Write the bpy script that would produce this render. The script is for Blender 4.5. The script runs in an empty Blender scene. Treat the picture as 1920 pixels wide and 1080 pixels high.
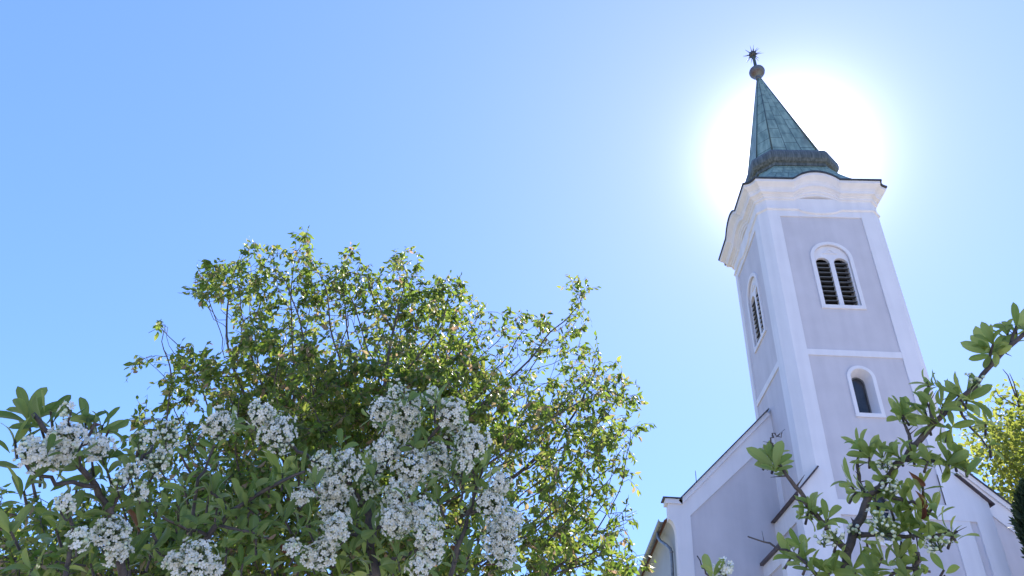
import bpy, bmesh, math, random
import numpy as np
from mathutils import Vector, Matrix
from mathutils.geometry import tessellate_polygon

scene = bpy.context.scene
COL = scene.collection
R = math.radians
random.seed(7)
rng = np.random.default_rng(11)

# ------------------------------------------------------------------ camera
FPX, PITCH, YAW, ROLL, EYE = 1295.0, R(35.7), R(5.66), math.atan2(165, 1797), np.array([0, 0, 1.6])
_h = np.array([-math.sin(YAW), math.cos(YAW), 0]); _r = np.array([math.cos(YAW), math.sin(YAW), 0]); _u = np.array([0, 0, 1.0])
CF = _h * math.cos(PITCH) + _u * math.sin(PITCH)
_U = -_h * math.sin(PITCH) + _u * math.cos(PITCH)
CR = _r * math.cos(ROLL) + _U * math.sin(ROLL)
CU = -_r * math.sin(ROLL) + _U * math.cos(ROLL)
cam = bpy.data.cameras.new('camera'); cam.sensor_width = 36.0; cam.lens = FPX / 1920 * 36.0
cam.clip_start = 0.05; cam.clip_end = 5000
camo = bpy.data.objects.new('camera', cam); COL.objects.link(camo)
camo.matrix_world = Matrix(((CR[0], CU[0], -CF[0], EYE[0]), (CR[1], CU[1], -CF[1], EYE[1]), (CR[2], CU[2], -CF[2], EYE[2]), (0, 0, 0, 1)))
scene.camera = camo

# ------------------------------------------------------------------ sun, sky, exposure
SUN_EL, SUN_AZ = R(44.4), R(23.7)            # azimuth measured from +Y towards +X
SUN = Vector((math.sin(SUN_AZ) * math.cos(SUN_EL), math.cos(SUN_AZ) * math.cos(SUN_EL), math.sin(SUN_EL)))
sun = bpy.data.lights.new('sun', 'SUN'); sun.energy = 5.0; sun.angle = R(0.5); sun.color = (1.0, 0.95, 0.86)
suno = bpy.data.objects.new('sun', sun); COL.objects.link(suno)
suno.rotation_euler = SUN.to_track_quat('Z', 'Y').to_euler(); suno.location = (20, 40, 60)
world = bpy.data.worlds.new('World'); scene.world = world; world.use_nodes = True
nt = world.node_tree; N = nt.nodes; L = nt.links; N.clear()
out = N.new('ShaderNodeOutputWorld'); bg = N.new('ShaderNodeBackground'); bg.inputs['Strength'].default_value = 0.10
sky = N.new('ShaderNodeTexSky'); sky.sky_type = 'NISHITA'; sky.sun_disc = False
sky.sun_elevation = SUN_EL; sky.sun_rotation = SUN_AZ
sky.air_density = 1.0; sky.dust_density = 0.05; sky.ozone_density = 1.4; sky.altitude = 100
# the bright circumsolar aureole of a slightly dusty sky
geo = N.new('ShaderNodeNewGeometry'); dot = N.new('ShaderNodeVectorMath'); dot.operation = 'DOT_PRODUCT'
tc = N.new('ShaderNodeTexCoord')
L.new(tc.outputs['Generated'], dot.inputs[0]); dot.inputs[1].default_value = SUN
ac = N.new('ShaderNodeMath'); ac.operation = 'ARCCOSINE'; L.new(dot.outputs['Value'], ac.inputs[0])
def wmath(op, a, b=None):
    n = N.new('ShaderNodeMath'); n.operation = op
    for i, v in enumerate((a, b)):
        if v is None: continue
        if isinstance(v, (int, float)): n.inputs[i].default_value = v
        else: L.new(v, n.inputs[i])
    return n.outputs[0]
def lobe(width, amp, power=1.0):
    t = wmath('DIVIDE', ac.outputs[0], R(width))
    if power != 1.0: t = wmath('POWER', t, power)
    return wmath('MULTIPLY', wmath('EXPONENT', wmath('MULTIPLY', t, -1.0)), amp)
core = wmath('ADD', lobe(4.5, 2.9, 2.0), lobe(1.8, 40.0)); halo = lobe(20.0, 2.1)
comb = N.new('ShaderNodeCombineColor')
for i, k in enumerate((1.0, 0.68, 0.7)): L.new(wmath('ADD', core, wmath('MULTIPLY', halo, k)), comb.inputs[i])
tint = N.new('ShaderNodeMix'); tint.data_type = 'RGBA'; tint.blend_type = 'MULTIPLY'; tint.inputs[0].default_value = 1.0
gam = N.new('ShaderNodeGamma'); gam.inputs[1].default_value = 0.5; L.new(sky.outputs[0], gam.inputs[0]); L.new(gam.outputs[0], tint.inputs[6]); tint.inputs[7].default_value = (0.98, 1.64, 3.1, 1)
addc = N.new('ShaderNodeMix'); addc.data_type = 'RGBA'; addc.blend_type = 'ADD'; addc.inputs[0].default_value = 1.0
L.new(tint.outputs[2], addc.inputs[6]); L.new(comb.outputs[0], addc.inputs[7])
L.new(addc.outputs[2], bg.inputs['Color']); L.new(bg.outputs[0], out.inputs['Surface'])
scene.view_settings.view_transform = 'Standard'; scene.view_settings.look = 'None'
scene.view_settings.exposure = 1.1; scene.view_settings.gamma = 1.0
scene.cycles.use_denoising = True
scene.cycles.max_bounces = 8; scene.cycles.transparent_max_bounces = 8

# ------------------------------------------------------------------ helpers
def px_ray(x, y):
    d = CF * FPX + CR * (x - 960) - CU * (y - 540)
    return d / np.linalg.norm(d)
def at(x, y, dist):
    """the point at a distance from the eye in the direction measured on the photograph"""
    return EYE + px_ray(x, y) * dist

def tag(o, label=None, cat=None, group=None, kind=None):
    if label: o['label'] = label
    if cat: o['category'] = cat
    if group: o['group'] = group
    if kind: o['kind'] = kind
    return o
def empty(name, loc=(0, 0, 0)):
    o = bpy.data.objects.new(name, None); COL.objects.link(o); o.location = loc; o.empty_display_size = 0.3
    return o
class MB:
    def __init__(s): s.v = []; s.f = []; s.m = []; s.uv = []; s.smooth = []
    def add(s, verts, faces, mat=0, uvs=None, smooth=False):
        b = len(s.v)
        s.v.extend([tuple(map(float, p)) for p in verts])
        for i, f in enumerate(faces):
            s.f.append(tuple(b + j for j in f)); s.m.append(mat); s.smooth.append(smooth)
            s.uv.append(uvs[i] if uvs else None)
        return s
    def box(s, x0, x1, y0, y1, z0, z1, mat=0):
        v = [(x0, y0, z0), (x1, y0, z0), (x1, y1, z0), (x0, y1, z0), (x0, y0, z1), (x1, y0, z1), (x1, y1, z1), (x0, y1, z1)]
        f = [(0, 3, 2, 1), (4, 5, 6, 7), (0, 1, 5, 4), (1, 2, 6, 5), (2, 3, 7, 6), (3, 0, 4, 7)]
        return s.add(v, f, mat)
    def prism(s, poly, z0, z1, mat=0):
        n = len(poly); v = [(p[0], p[1], z0) for p in poly] + [(p[0], p[1], z1) for p in poly]
        f = [(i, (i + 1) % n, n + (i + 1) % n, n + i) for i in range(n)] + [tuple(range(n - 1, -1, -1)), tuple(range(n, 2 * n))]
        return s.add(v, f, mat)
    def plate(s, outer, holes, frame, depth, mat=0, back=True):
        """flat plate with holes; frame(u, v, n) -> world, its front at n = 0 and its back at n = -depth"""
        loops = [outer] + list(holes); pts = [p for l in loops for p in l]
        tris = tessellate_polygon([[Vector((p[0], p[1], 0)) for p in l] for l in loops])
        def orient(t):
            a, b, c = (pts[i] for i in t)
            return t if (b[0] - a[0]) * (c[1] - a[1]) - (b[1] - a[1]) * (c[0] - a[0]) > 0 else (t[0], t[2], t[1])
        tris = [orient(tuple(t)) for t in tris]
        n = len(pts)
        v = [frame(p[0], p[1], 0) for p in pts] + [frame(p[0], p[1], -depth) for p in pts]
        f = list(tris)
        if back: f += [tuple(n + i for i in reversed(t)) for t in tris]
        k = 0
        for l in loops:
            m = len(l)
            for i in range(m):
                a, b = k + i, k + (i + 1) % m
                f.append((a, n + a, n + b, b))
            k += m
        return s.add(v, f, mat)
    def loft(s, rings, mat=0, close=True, caps=False, smooth=False, uvs=False):
        n = len(rings[0]); v = [p for r in rings for p in r]; f = []; uvl = []
        per = [0.0]
        for i in range(n):
            a, b = rings[0][i], rings[0][(i + 1) % n]; per.append(per[-1] + math.dist(a, b))
        hs = [0.0]
        for k in range(1, len(rings)): hs.append(hs[-1] + math.dist(rings[k - 1][0], rings[k][0]))
        for k in range(len(rings) - 1):
            for i in range(n if close else n - 1):
                j = (i + 1) % n
                f.append((k * n + i, k * n + j, (k + 1) * n + j, (k + 1) * n + i))
                uvl.append([(per[i], hs[k]), (per[i + 1], hs[k]), (per[i + 1], hs[k + 1]), (per[i], hs[k + 1])])
        if caps:
            f += [tuple(range(n - 1, -1, -1)), tuple((len(rings) - 1) * n + i for i in range(n))]
            uvl += [[(0, 0)] * n] * 2
        return s.add(v, f, mat, uvl if uvs else None, smooth)
    def tube(s, pts, rad, n=6, mat=0, smooth=True, caps=True):
        pts = [np.asarray(p, float) for p in pts]; rings = []
        if not hasattr(rad, '__len__'): rad = [rad] * len(pts)
        ref = None
        for i, p in enumerate(pts):
            t = pts[min(i + 1, len(pts) - 1)] - pts[max(i - 1, 0)]; t = t / (np.linalg.norm(t) + 1e-12)
            if ref is None: ref = np.array([1.0, 0, 0]) if abs(t[0]) < 0.8 else np.array([0, 1.0, 0])
            a = ref - t * (ref @ t); a /= np.linalg.norm(a) + 1e-12; b = np.cross(t, a); ref = a
            rings.append([p + rad[i] * (a * math.cos(2 * math.pi * k / n) + b * math.sin(2 * math.pi * k / n)) for k in range(n)])
        return s.loft(rings, mat, True, caps, smooth)
    def build(s, name, mats, parent=None):
        me = bpy.data.meshes.new(name); me.from_pydata(s.v, [], s.f)
        for m in (mats if isinstance(mats, (list, tuple)) else [mats]): me.materials.append(m)
        me.polygons.foreach_set('material_index', s.m); me.polygons.foreach_set('use_smooth', s.smooth)
        if any(u is not None for u in s.uv):
            lay = me.uv_layers.new(name='UVMap'); flat = []
            for f, u in zip(s.f, s.uv):
                for i in range(len(f)): flat += (list(u[i]) if u is not None else [0.0, 0.0])
            lay.data.foreach_set('uv', flat)
        me.update()
        o = bpy.data.objects.new(name, me); COL.objects.link(o)
        if parent is not None:
            o.parent = parent; q = parent; off = Vector((0, 0, 0))
            while q is not None: off += q.location; q = q.parent
            me.transform(Matrix.Translation(-off))
        return o
def mesh_np(name, V, F, mat, parent=None, uv=None, smooth=False):
    """a mesh from numpy: V (n,3) and F a list of (m,k) index arrays"""
    me = bpy.data.meshes.new(name); V = np.asarray(V, float)
    if parent is not None: V = V - np.array(parent.location)
    me.vertices.add(len(V)); me.vertices.foreach_set('co', V.ravel())
    loops = np.concatenate([f.ravel() for f in F]); tot = np.concatenate([np.full(len(f), f.shape[1]) for f in F])
    me.loops.add(len(loops)); me.loops.foreach_set('vertex_index', loops)
    me.polygons.add(len(tot)); me.polygons.foreach_set('loop_start', np.concatenate([[0], np.cumsum(tot)[:-1]])); me.polygons.foreach_set('loop_total', tot)
    if uv is not None:
        lay = me.uv_layers.new(name='UVMap'); lay.data.foreach_set('uv', np.asarray(uv)[loops].ravel())
    me.polygons.foreach_set('use_smooth', np.full(len(tot), smooth))
    me.materials.append(mat); me.update(calc_edges=True)
    o = bpy.data.objects.new(name, me); COL.objects.link(o)
    if parent is not None: o.parent = parent
    return o

# ------------------------------------------------------------------ materials
def material(name):
    m = bpy.data.materials.new(name); m.use_nodes = True; t = m.node_tree
    return m, t.nodes, t.links, t.nodes['Principled BSDF']
def noise_color(n, l, c1, c2, scale, coord='Object', lo=0.35, hi=0.65, detail=6, stretch=None):
    tcn = n.new('ShaderNodeTexCoord'); src = tcn.outputs[coord]
    if stretch:
        mp = n.new('ShaderNodeMapping'); mp.inputs['Scale'].default_value = stretch; l.new(src, mp.inputs[0]); src = mp.outputs[0]
    nz = n.new('ShaderNodeTexNoise'); nz.inputs['Scale'].default_value = scale; nz.inputs['Detail'].default_value = detail; l.new(src, nz.inputs['Vector'])
    rp = n.new('ShaderNodeValToRGB'); rp.color_ramp.elements[0].position = lo; rp.color_ramp.elements[1].position = hi
    rp.color_ramp.elements[0].color = (*c1, 1); rp.color_ramp.elements[1].color = (*c2, 1); l.new(nz.outputs['Fac'], rp.inputs[0])
    return rp.outputs[0], nz.outputs['Fac'], src
def mixc(n, l, a, b, fac, mode='MIX'):
    m = n.new('ShaderNodeMix'); m.data_type = 'RGBA'; m.blend_type = mode
    for i, v in ((0, fac), (6, a), (7, b)):
        if isinstance(v, (int, float)): m.inputs[i].default_value = v
        elif isinstance(v, tuple): m.inputs[i].default_value = (*v, 1)
        else: l.new(v, m.inputs[i])
    return m.outputs[2]
def bump(n, l, bsdf, src, scale, strength, dist=0.01, detail=8):
    nz = n.new('ShaderNodeTexNoise'); nz.inputs['Scale'].default_value = scale; nz.inputs['Detail'].default_value = detail
    if src is not None: l.new(src, nz.inputs['Vector'])
    b = n.new('ShaderNodeBump'); b.inputs['Strength'].default_value = strength; b.inputs['Distance'].default_value = dist
    l.new(nz.outputs['Fac'], b.inputs['Height']); l.new(b.outputs[0], bsdf.inputs['Normal'])
def plaster(name, c, var=0.05, grain=60, streak=0.06):
    m, n, l, b = material(name)
    c2 = tuple(v * (1 - var) for v in c)
    col, _, src = noise_color(n, l, c2, c, 1.3)
    st, _, _ = noise_color(n, l, (1 - streak, 1 - streak, 1 - streak * 0.9), (1, 1, 1), 2.0, lo=0.32, hi=0.6, stretch=(1.6, 1.6, 0.14))
    l.new(mixc(n, l, col, st, 1.0, 'MULTIPLY'), b.inputs['Base Color'])
    b.inputs['Roughness'].default_value = 0.9; bump(n, l, b, src, grain, 0.35, 0.006)
    return m
def simple(name, c1, c2, scale, rough=0.6, metal=0.0, stretch=None, bscale=None, bstr=0.2):
    m, n, l, b = material(name)
    col, fac, src = noise_color(n, l, c1, c2, scale, stretch=stretch)
    l.new(col, b.inputs['Base Color']); b.inputs['Roughness'].default_value = rough; b.inputs['Metallic'].default_value = metal
    if bscale: bump(n, l, b, src, bscale, bstr)
    return m
M_WHITE = plaster('white_lime_plaster', (0.76, 0.74, 0.77), 0.04, 45, 0.07)
M_GREY = plaster('lilac_grey_plaster', (0.60, 0.57, 0.605), 0.07, 70, 0.07)
M_EAVE = plaster('shaded_nave_plaster', (0.40, 0.42, 0.43), 0.06, 45, 0.05)  # nave plaster, base colour lowered to stand for the shade on that side
M_FLASH = simple('dark_sheet_metal', (0.035, 0.04, 0.045), (0.07, 0.075, 0.08), 4, 0.5, 0.3)
M_BROWN = simple('brown_sheet_metal', (0.045, 0.03, 0.031), (0.085, 0.056, 0.056), 5, 0.5, 0.1)
M_LOUVRE = simple('weathered_louvre_wood', (0.10, 0.105, 0.11), (0.165, 0.17, 0.175), 9, 0.75, stretch=(1, 1, 6), bscale=40)
M_ZINC = simple('zinc', (0.16, 0.17, 0.18), (0.28, 0.29, 0.30), 6, 0.45, 0.5)
M_TILE = simple('red_brown_roof_tile', (0.13, 0.06, 0.045), (0.22, 0.10, 0.07), 8, 0.85, bscale=20)
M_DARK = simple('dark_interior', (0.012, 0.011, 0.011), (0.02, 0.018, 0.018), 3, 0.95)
def copper():
    m, n, l, b = material('green_copper_sheet')
    uvn = n.new('ShaderNodeUVMap')
    br = n.new('ShaderNodeTexBrick'); l.new(uvn.outputs[0], br.inputs['Vector'])
    br.inputs['Scale'].default_value = 1.0; br.inputs['Brick Width'].default_value = 0.78; br.inputs['Row Height'].default_value = 0.62
    br.inputs['Mortar Size'].default_value = 0.018; br.inputs['Mortar Smooth'].default_value = 0.3; br.offset = 0.5; br.inputs['Bias'].default_value = 0.0
    br.inputs['Color1'].default_value = (0.28, 0.39, 0.33, 1); br.inputs['Color2'].default_value = (0.225, 0.325, 0.275, 1); br.inputs['Mortar'].default_value = (0.06, 0.095, 0.095, 1)
    br2 = n.new('ShaderNodeTexNoise'); br2.inputs['Scale'].default_value = 2.3; br2.inputs['Detail'].default_value = 8
    st, _, _ = noise_color(n, l, (0.55, 0.60, 0.62), (1.05, 1.02, 1.0), 2.6, lo=0.36, hi=0.62, stretch=(2.4, 2.4, 0.25))
    c = mixc(n, l, br.outputs['Color'], st, 1.0, 'MULTIPLY')
    rp = n.new('ShaderNodeValToRGB'); rp.color_ramp.elements[0].position = 0.62; rp.color_ramp.elements[1].position = 0.82
    l.new(br2.outputs['Fac'], rp.inputs[0])
    c = mixc(n, l, c, (0.10, 0.10, 0.095), rp.outputs[0])
    l.new(c, b.inputs['Base Color']); b.inputs['Roughness'].default_value = 0.62; b.inputs['Metallic'].default_value = 0.0
    bp = n.new('ShaderNodeBump'); bp.inputs['Strength'].default_value = 0.7; bp.inputs['Distance'].default_value = 0.03; bp.invert = False
    inv = n.new('ShaderNodeMath'); inv.operation = 'ADD'; l.new(br.outputs['Fac'], inv.inputs[0]); l.new(br2.outputs['Fac'], inv.inputs[1])
    l.new(inv.outputs[0], bp.inputs['Height']); l.new(bp.outputs[0], b.inputs['Normal'])
    return m
M_COPPER = copper()
M_ROLL = simple('streaked_dark_copper', (0.045, 0.058, 0.06), (0.13, 0.15, 0.15), 3.0, 0.6, 0.0, stretch=(5, 5, 0.35), bscale=14, bstr=0.3)
M_BALL = simple('tarnished_copper_ball', (0.13, 0.085, 0.08), (0.17, 0.19, 0.185), 3.0, 0.45, 0.35)
M_IRON = simple('dark_finial_metal', (0.05, 0.055, 0.06), (0.10, 0.10, 0.10), 10, 0.5, 0.4)
def glass():
    m, n, l, b = material('dark_window_glass')
    col, f, src = noise_color(n, l, (0.02, 0.022, 0.026), (0.04, 0.043, 0.05), 3)
    l.new(col, b.inputs['Base Color']); b.inputs['Roughness'].default_value = 0.08; b.inputs['IOR'].default_value = 1.5
    bump(n, l, b, src, 2.0, 0.05)
    return m
M_GLASS = glass()
def leaf_mat(name, cols, trans, tcol, trans_fac=0.45, rough=0.5, veins=False, spec=0.3):
    """cols: colour stops for one leaf each, picked per mesh island"""
    m, n, l, b = material(name)
    g = n.new('ShaderNodeNewGeometry'); rp = n.new('ShaderNodeValToRGB'); e = rp.color_ramp.elements
    while len(e) < len(cols): e.new(0.5)
    for el, (p, c) in zip(e, cols): el.position = p; el.color = (*c, 1)
    l.new(g.outputs['Random Per Island'], rp.inputs[0]); c = rp.outputs[0]
    tr = n.new('ShaderNodeValToRGB'); e2 = tr.color_ramp.elements
    while len(e2) < len(trans): e2.new(0.5)
    for el, (p, cc) in zip(e2, trans): el.position = p; el.color = (*cc, 1)
    l.new(g.outputs['Random Per Island'], tr.inputs[0])
    if veins:
        uvn = n.new('ShaderNodeUVMap'); sp = n.new('ShaderNodeSeparateXYZ'); l.new(uvn.outputs[0], sp.inputs[0])
        ab = n.new('ShaderNodeMath'); ab.operation = 'ABSOLUTE'; l.new(sp.outputs[0], ab.inputs[0])
        rv = n.new('ShaderNodeValToRGB'); rv.color_ramp.elements[0].position = 0.03; rv.color_ramp.elements[1].position = 0.14
        rv.color_ramp.elements[0].color = (1, 1, 1, 1); rv.color_ramp.elements[1].color = (0, 0, 0, 1); l.new(ab.outputs[0], rv.inputs[0])
        c = mixc(n, l, c, tcol, rv.outputs[0])
        wv = n.new('ShaderNodeTexWave'); wv.inputs['Scale'].default_value = 3.2; wv.inputs['Distortion'].default_value = 1.5
        mp = n.new('ShaderNodeCombineXYZ'); sk = n.new('ShaderNodeMath'); sk.operation = 'MULTIPLY'; sk.inputs[1].default_value = -0.35; l.new(ab.outputs[0], sk.inputs[0])
        s2 = n.new('ShaderNodeMath'); s2.operation = 'ADD'; l.new(sp.outputs[1], s2.inputs[0]); l.new(sk.outputs[0], s2.inputs[1]); l.new(s2.outputs[0], mp.inputs[0]); l.new(mp.outputs[0], wv.inputs['Vector'])
        bp = n.new('ShaderNodeBump'); bp.inputs['Strength'].default_value = 0.25; bp.inputs['Distance'].default_value = 0.002; l.new(wv.outputs['Fac'], bp.inputs['Height']); l.new(bp.outputs[0], b.inputs['Normal'])
    # paler underside
    c = mixc(n, l, c, mixc(n, l, c, tcol, 0.35), g.outputs['Backfacing'])
    l.new(c, b.inputs['Base Color']); b.inputs['Roughness'].default_value = rough; b.inputs['Specular IOR Level'].default_value = spec
    t = n.new('ShaderNodeBsdfTranslucent'); l.new(tr.outputs[0], t.inputs['Color'])
    mx = n.new('ShaderNodeMixShader'); mx.inputs[0].default_value = trans_fac
    l.new(b.outputs[0], mx.inputs[1]); l.new(t.outputs[0], mx.inputs[2])
    l.new(mx.outputs[0], n['Material Output'].inputs['Surface'])
    return m
M_TLEAF = leaf_mat('broad_tree_leaf', [(0, (0.048, 0.088, 0.018)), (0.5, (0.075, 0.122, 0.024)), (0.88, (0.13, 0.165, 0.038)), (0.95, (0.22, 0.15, 0.085)), (1, (0.30, 0.18, 0.13))],
                   [(0, (0.19, 0.32, 0.035)), (0.5, (0.29, 0.41, 0.05)), (0.86, (0.50, 0.54, 0.11)), (1, (0.62, 0.40, 0.26))], (0.11, 0.13, 0.05), 0.45, 0.42)
M_FLEAF = leaf_mat('far_tree_leaf', [(0, (0.075, 0.13, 0.022)), (1, (0.12, 0.17, 0.035))], [(0, (0.32, 0.40, 0.05)), (1, (0.45, 0.46, 0.08))], (0.14, 0.17, 0.05), 0.5, 0.5)
M_SLEAF = leaf_mat('firethorn_leaf', [(0, (0.050, 0.092, 0.028)), (0.5, (0.09, 0.14, 0.038)), (1, (0.16, 0.21, 0.065))],
                   [(0, (0.24, 0.37, 0.05)), (1, (0.52, 0.60, 0.13))], (0.13, 0.18, 0.07), 0.38, 0.36, True, 0.4)
M_YLEAF = leaf_mat('pale_firethorn_leaf', [(0, (0.08, 0.13, 0.032)), (0.5, (0.13, 0.185, 0.045)), (1, (0.20, 0.25, 0.075))],
                   [(0, (0.42, 0.52, 0.08)), (1, (0.70, 0.74, 0.18))], (0.18, 0.24, 0.08), 0.45, 0.38, True, 0.4)  # paler, yellower leaf for the right shrub and the young shoots
M_OLDLEAF = leaf_mat('withered_leaf', [(0, (0.09, 0.022, 0.018)), (0.5, (0.14, 0.05, 0.025)), (1, (0.22, 0.10, 0.035))], [(0, (0.18, 0.04, 0.03)), (1, (0.3, 0.14, 0.05))], (0.14, 0.07, 0.04), 0.25, 0.5, True)
M_CONIFER = leaf_mat('conifer_spray', [(0, (0.012, 0.028, 0.012)), (1, (0.028, 0.05, 0.018))], [(0, (0.03, 0.06, 0.02)), (1, (0.05, 0.08, 0.02))], (0.04, 0.06, 0.03), 0.15, 0.6)
M_PETAL = leaf_mat('white_petal', [(0, (0.90, 0.87, 0.72)), (0.95, (0.95, 0.93, 0.82)), (1, (0.70, 0.58, 0.40))], [(0, (0.78, 0.76, 0.62)), (1, (0.86, 0.85, 0.74))], (0.9, 0.88, 0.76), 0.40, 0.6)
M_STAMEN = simple('flower_heart', (0.58, 0.55, 0.30), (0.68, 0.64, 0.42), 200, 0.7)
M_BUD = simple('pale_bud', (0.48, 0.55, 0.30), (0.74, 0.76, 0.58), 120, 0.6)
M_BARK = simple('tree_bark', (0.055, 0.042, 0.032), (0.12, 0.095, 0.075), 12, 0.9, stretch=(3, 3, 0.5), bscale=30, bstr=0.5)
M_TWIG = simple('firethorn_bark', (0.05, 0.04, 0.034), (0.12, 0.095, 0.08), 60, 0.75, bscale=250, bstr=0.4)

# ------------------------------------------------------------------ ground
def ground_mat():
    m, n, l, b = material('dry_lawn')
    c, f, src = noise_color(n, l, (0.16, 0.17, 0.06), (0.30, 0.25, 0.13), 0.35)
    c2, _, _ = noise_color(n, l, (0.7, 0.7, 0.7), (1.1, 1.1, 1.1), 25)
    l.new(mixc(n, l, c, c2, 1.0, 'MULTIPLY'), b.inputs['Base Color']); b.inputs['Roughness'].default_value = 0.95
    bump(n, l, b, src, 60, 0.6, 0.03)
    return m
g = MB(); s = 2500
g.add([(-s, -s, 0), (s, -s, 0), (s, s, 0), (-s, s, 0)], [(0, 1, 2, 3)])
tag(g.build('ground', ground_mat()), kind='structure')
M_UNSEEN_PAVE = simple('unseen_bounce_paving', (0.56, 0.49, 0.41), (0.66, 0.58, 0.50), 1.5, 0.9, bscale=30)
g = MB(); g.add([(-30, -26, 0.004), (45, -26, 0.004), (45, 19.7, 0.004), (-30, 19.7, 0.004)], [(0, 1, 2, 3)])  # unseen paving, stretched far behind the eye to add warm bounce light
tag(g.build('unseen_bounce_forecourt', M_UNSEEN_PAVE), kind='structure')

# ------------------------------------------------------------------ church
CX, CY, HALF, FE = 9.455, 22.255, 2.255, 1.955
church = empty('church', (CX, 20.0, 0))
tag(church, 'pale church with lilac grey panels, white trim and a tall green copper spire', 'church')
def face_frame(k, n0):
    """frame of the tower side k (0 front, 1 left, 2 back, 3 right): u to the right seen from outside, v up, n outwards"""
    c, s_ = [(1, 0), (0, -1), (-1, 0), (0, 1)][k]
    def fr(u, v, n):
        lx, ly = u, -(n0 + n)
        return (CX + lx * c - ly * s_, CY + lx * s_ + ly * c, v)
    return fr
def arch(cx, z0, w, zs, n=14, rise=None):
    r = w / 2; rise = rise or r
    return [(cx - r, z0), (cx + r, z0)] + [(cx + r * math.cos(math.pi * i / n), zs + rise * math.sin(math.pi * i / n)) for i in range(n + 1)]
def rect(u0, u1, v0, v1): return [(u0, v0), (u1, v0), (u1, v1), (u0, v1)]
BW = dict(c=0.0, z0=15.80, w=1.22, zs=17.88)          # belfry opening
SW = dict(c=-0.01, z0=11.74, w=0.66, zs=12.98)        # slit window opening
LW = dict(c=-0.23, z0=7.86, w=0.66, zs=9.13)          # window in the base
BC, BS = (0.0, -0.13, 0.0, 0.0), (1.0, 1.13, 1.0, 1.0)      # centre and width of the belfry window on each side
EDGE = [(-1.525, 1.455), (-1.62, 1.40), (-1.5, 1.5), (-1.5, 1.5)]
# rendered wall panels
wl = MB()
for k in range(4):
    holes = [arch(BC[k], BW['z0'], BW['w'] * BS[k], BW['zs'])]
    if k == 0: holes += [arch(SW['c'], SW['z0'], SW['w'], SW['zs']), arch(LW['c'], LW['z0'], LW['w'], LW['zs'])]
    wl.plate(rect(-1.9, 1.9, 0 if k == 0 else 6, 20.3), holes, face_frame(k, HALF - 0.045), 0.5)
wl.build('tower_wall', M_GREY, church)
# white corner pilasters with canted edges
for k in range(4):
    fr = face_frame(k, 0); uL = EDGE[k][0]; nxt = EDGE[(k + 1) % 4][1]
    loc = [(uL, HALF), (uL, HALF - 0.3), (-1.6, 1.6), (-HALF + 0.3, nxt), (-HALF, nxt), (-HALF, FE), (-FE, HALF)]
    poly = [fr(u, 0, n)[:2] for u, n in loc][::-1]
    p = MB(); p.prism(poly, 6.0, 20.8); p.build('corner_pilaster', M_WHITE, church)
    # thin raised fillet on the side return
# friezes and string courses
for k in range(4):
    b = MB(); b.plate(rect(EDGE[k][0] + 0.002, EDGE[k][1] - 0.002, 19.84, 20.75), [], face_frame(k, HALF - 0.004), 0.2); b.build('frieze', M_WHITE, church)
    b = MB(); b.plate(rect(EDGE[k][0] + 0.002, EDGE[k][1] - 0.002, 13.77, 13.99), [], face_frame(k, HALF - 0.006), 0.1); b.build('string_course', M_WHITE, church)

# cornice: profile swept round the canted plan, swept up over each face in an eyebrow
def plan(H, ue, conc, nf=40, nc=6):
    """points of the canted square, counter-clockwise seen from above, with the local u of each"""
    base = [(-ue + 2 * ue * i / nf, -H) for i in range(nf + 1)]
    a = np.array((ue, -H)); b_ = np.array((H, -ue)); mid = (a + b_) / 2; inn = -mid / (np.linalg.norm(mid) + 1e-9)
    cant = []
    for i in range(1, nc):
        t = i / nc; q = a * (1 - t) + b_ * t + inn * conc * math.sin(math.pi * t); cant.append((q[0], q[1]))
    res = []
    for k in range(4):
        c, s_ = [(1, 0), (0, 1), (-1, 0), (0, -1)][k]
        for i, (x, y) in enumerate(base + cant):
            u = x if i <= nf else 99
            res.append((x * c - y * s_, x * s_ + y * c, u))
    return res
def wave(u, w=0.86, p=0.8, c=-0.03):
    t = abs(u - c) / w
    return 0.0 if t >= 1 else (1 - t * t) ** (p * 1.05)
def ring(H, ue, conc, z, amp, w=0.86, lean=0.0, p=0.8):
    return [(CX + (x if x < 0 else x * 0.962) + lean, CY + y, z + amp * wave(u, w, p)) for x, y, u in plan(H, ue, conc)] if H > HALF + 0.1 else [(CX + x + lean, CY + y, z + amp * wave(u, w, p)) for x, y, u in plan(H, ue, conc)]
prof = [(-0.15, 20.55, 0.30), (0.0, 20.60, 0.30), (0.015, 20.66, .32), (0.06, 20.68, .33), (0.07, 20.76, .34), (0.12, 20.79, .35), (0.13, 20.83, .35), (0.235, 20.87, .36), (0.24, 20.90, .36), (0.25, 20.98, .37),
        (0.275, 21.01, .38), (0.29, 21.06, .38), (0.36, 21.12, .39), (0.45, 21.18, .40), (0.47, 21.20, .40), (0.475, 21.31, .40)]
cn = MB(); cn.loft([ring(HALF + o, FE + 0.86 * o, 0.18 * max(o, 0), z, a) for o, z, a in prof])
cn.build('cornice', M_WHITE, church)
ast = MB(); ap = [(-0.08, 20.12), (0.0, 20.13), (0.05, 20.16), (0.06, 20.20), (0.02, 20.23), (-0.08, 20.24)]
ast.loft([ring(HALF + o, FE + 0.5 * o, 0.0, z, -0.20, 0.75, p=0.55) for o, z in ap]); ast.build('moulding', M_WHITE, church)
fl = MB(); fl.loft([ring(HALF + 0.478, FE + 0.44, 0.085, 21.312, .40), ring(HALF + 0.52, FE + 0.47, 0.09, 21.316, .40), ring(HALF + 0.522, FE + 0.47, 0.09, 21.375, .41), ring(HALF + 0.3, FE + 0.36, 0.06, 21.40, .40)])
fl.build('cornice_flashing', M_FLASH, church)
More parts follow.
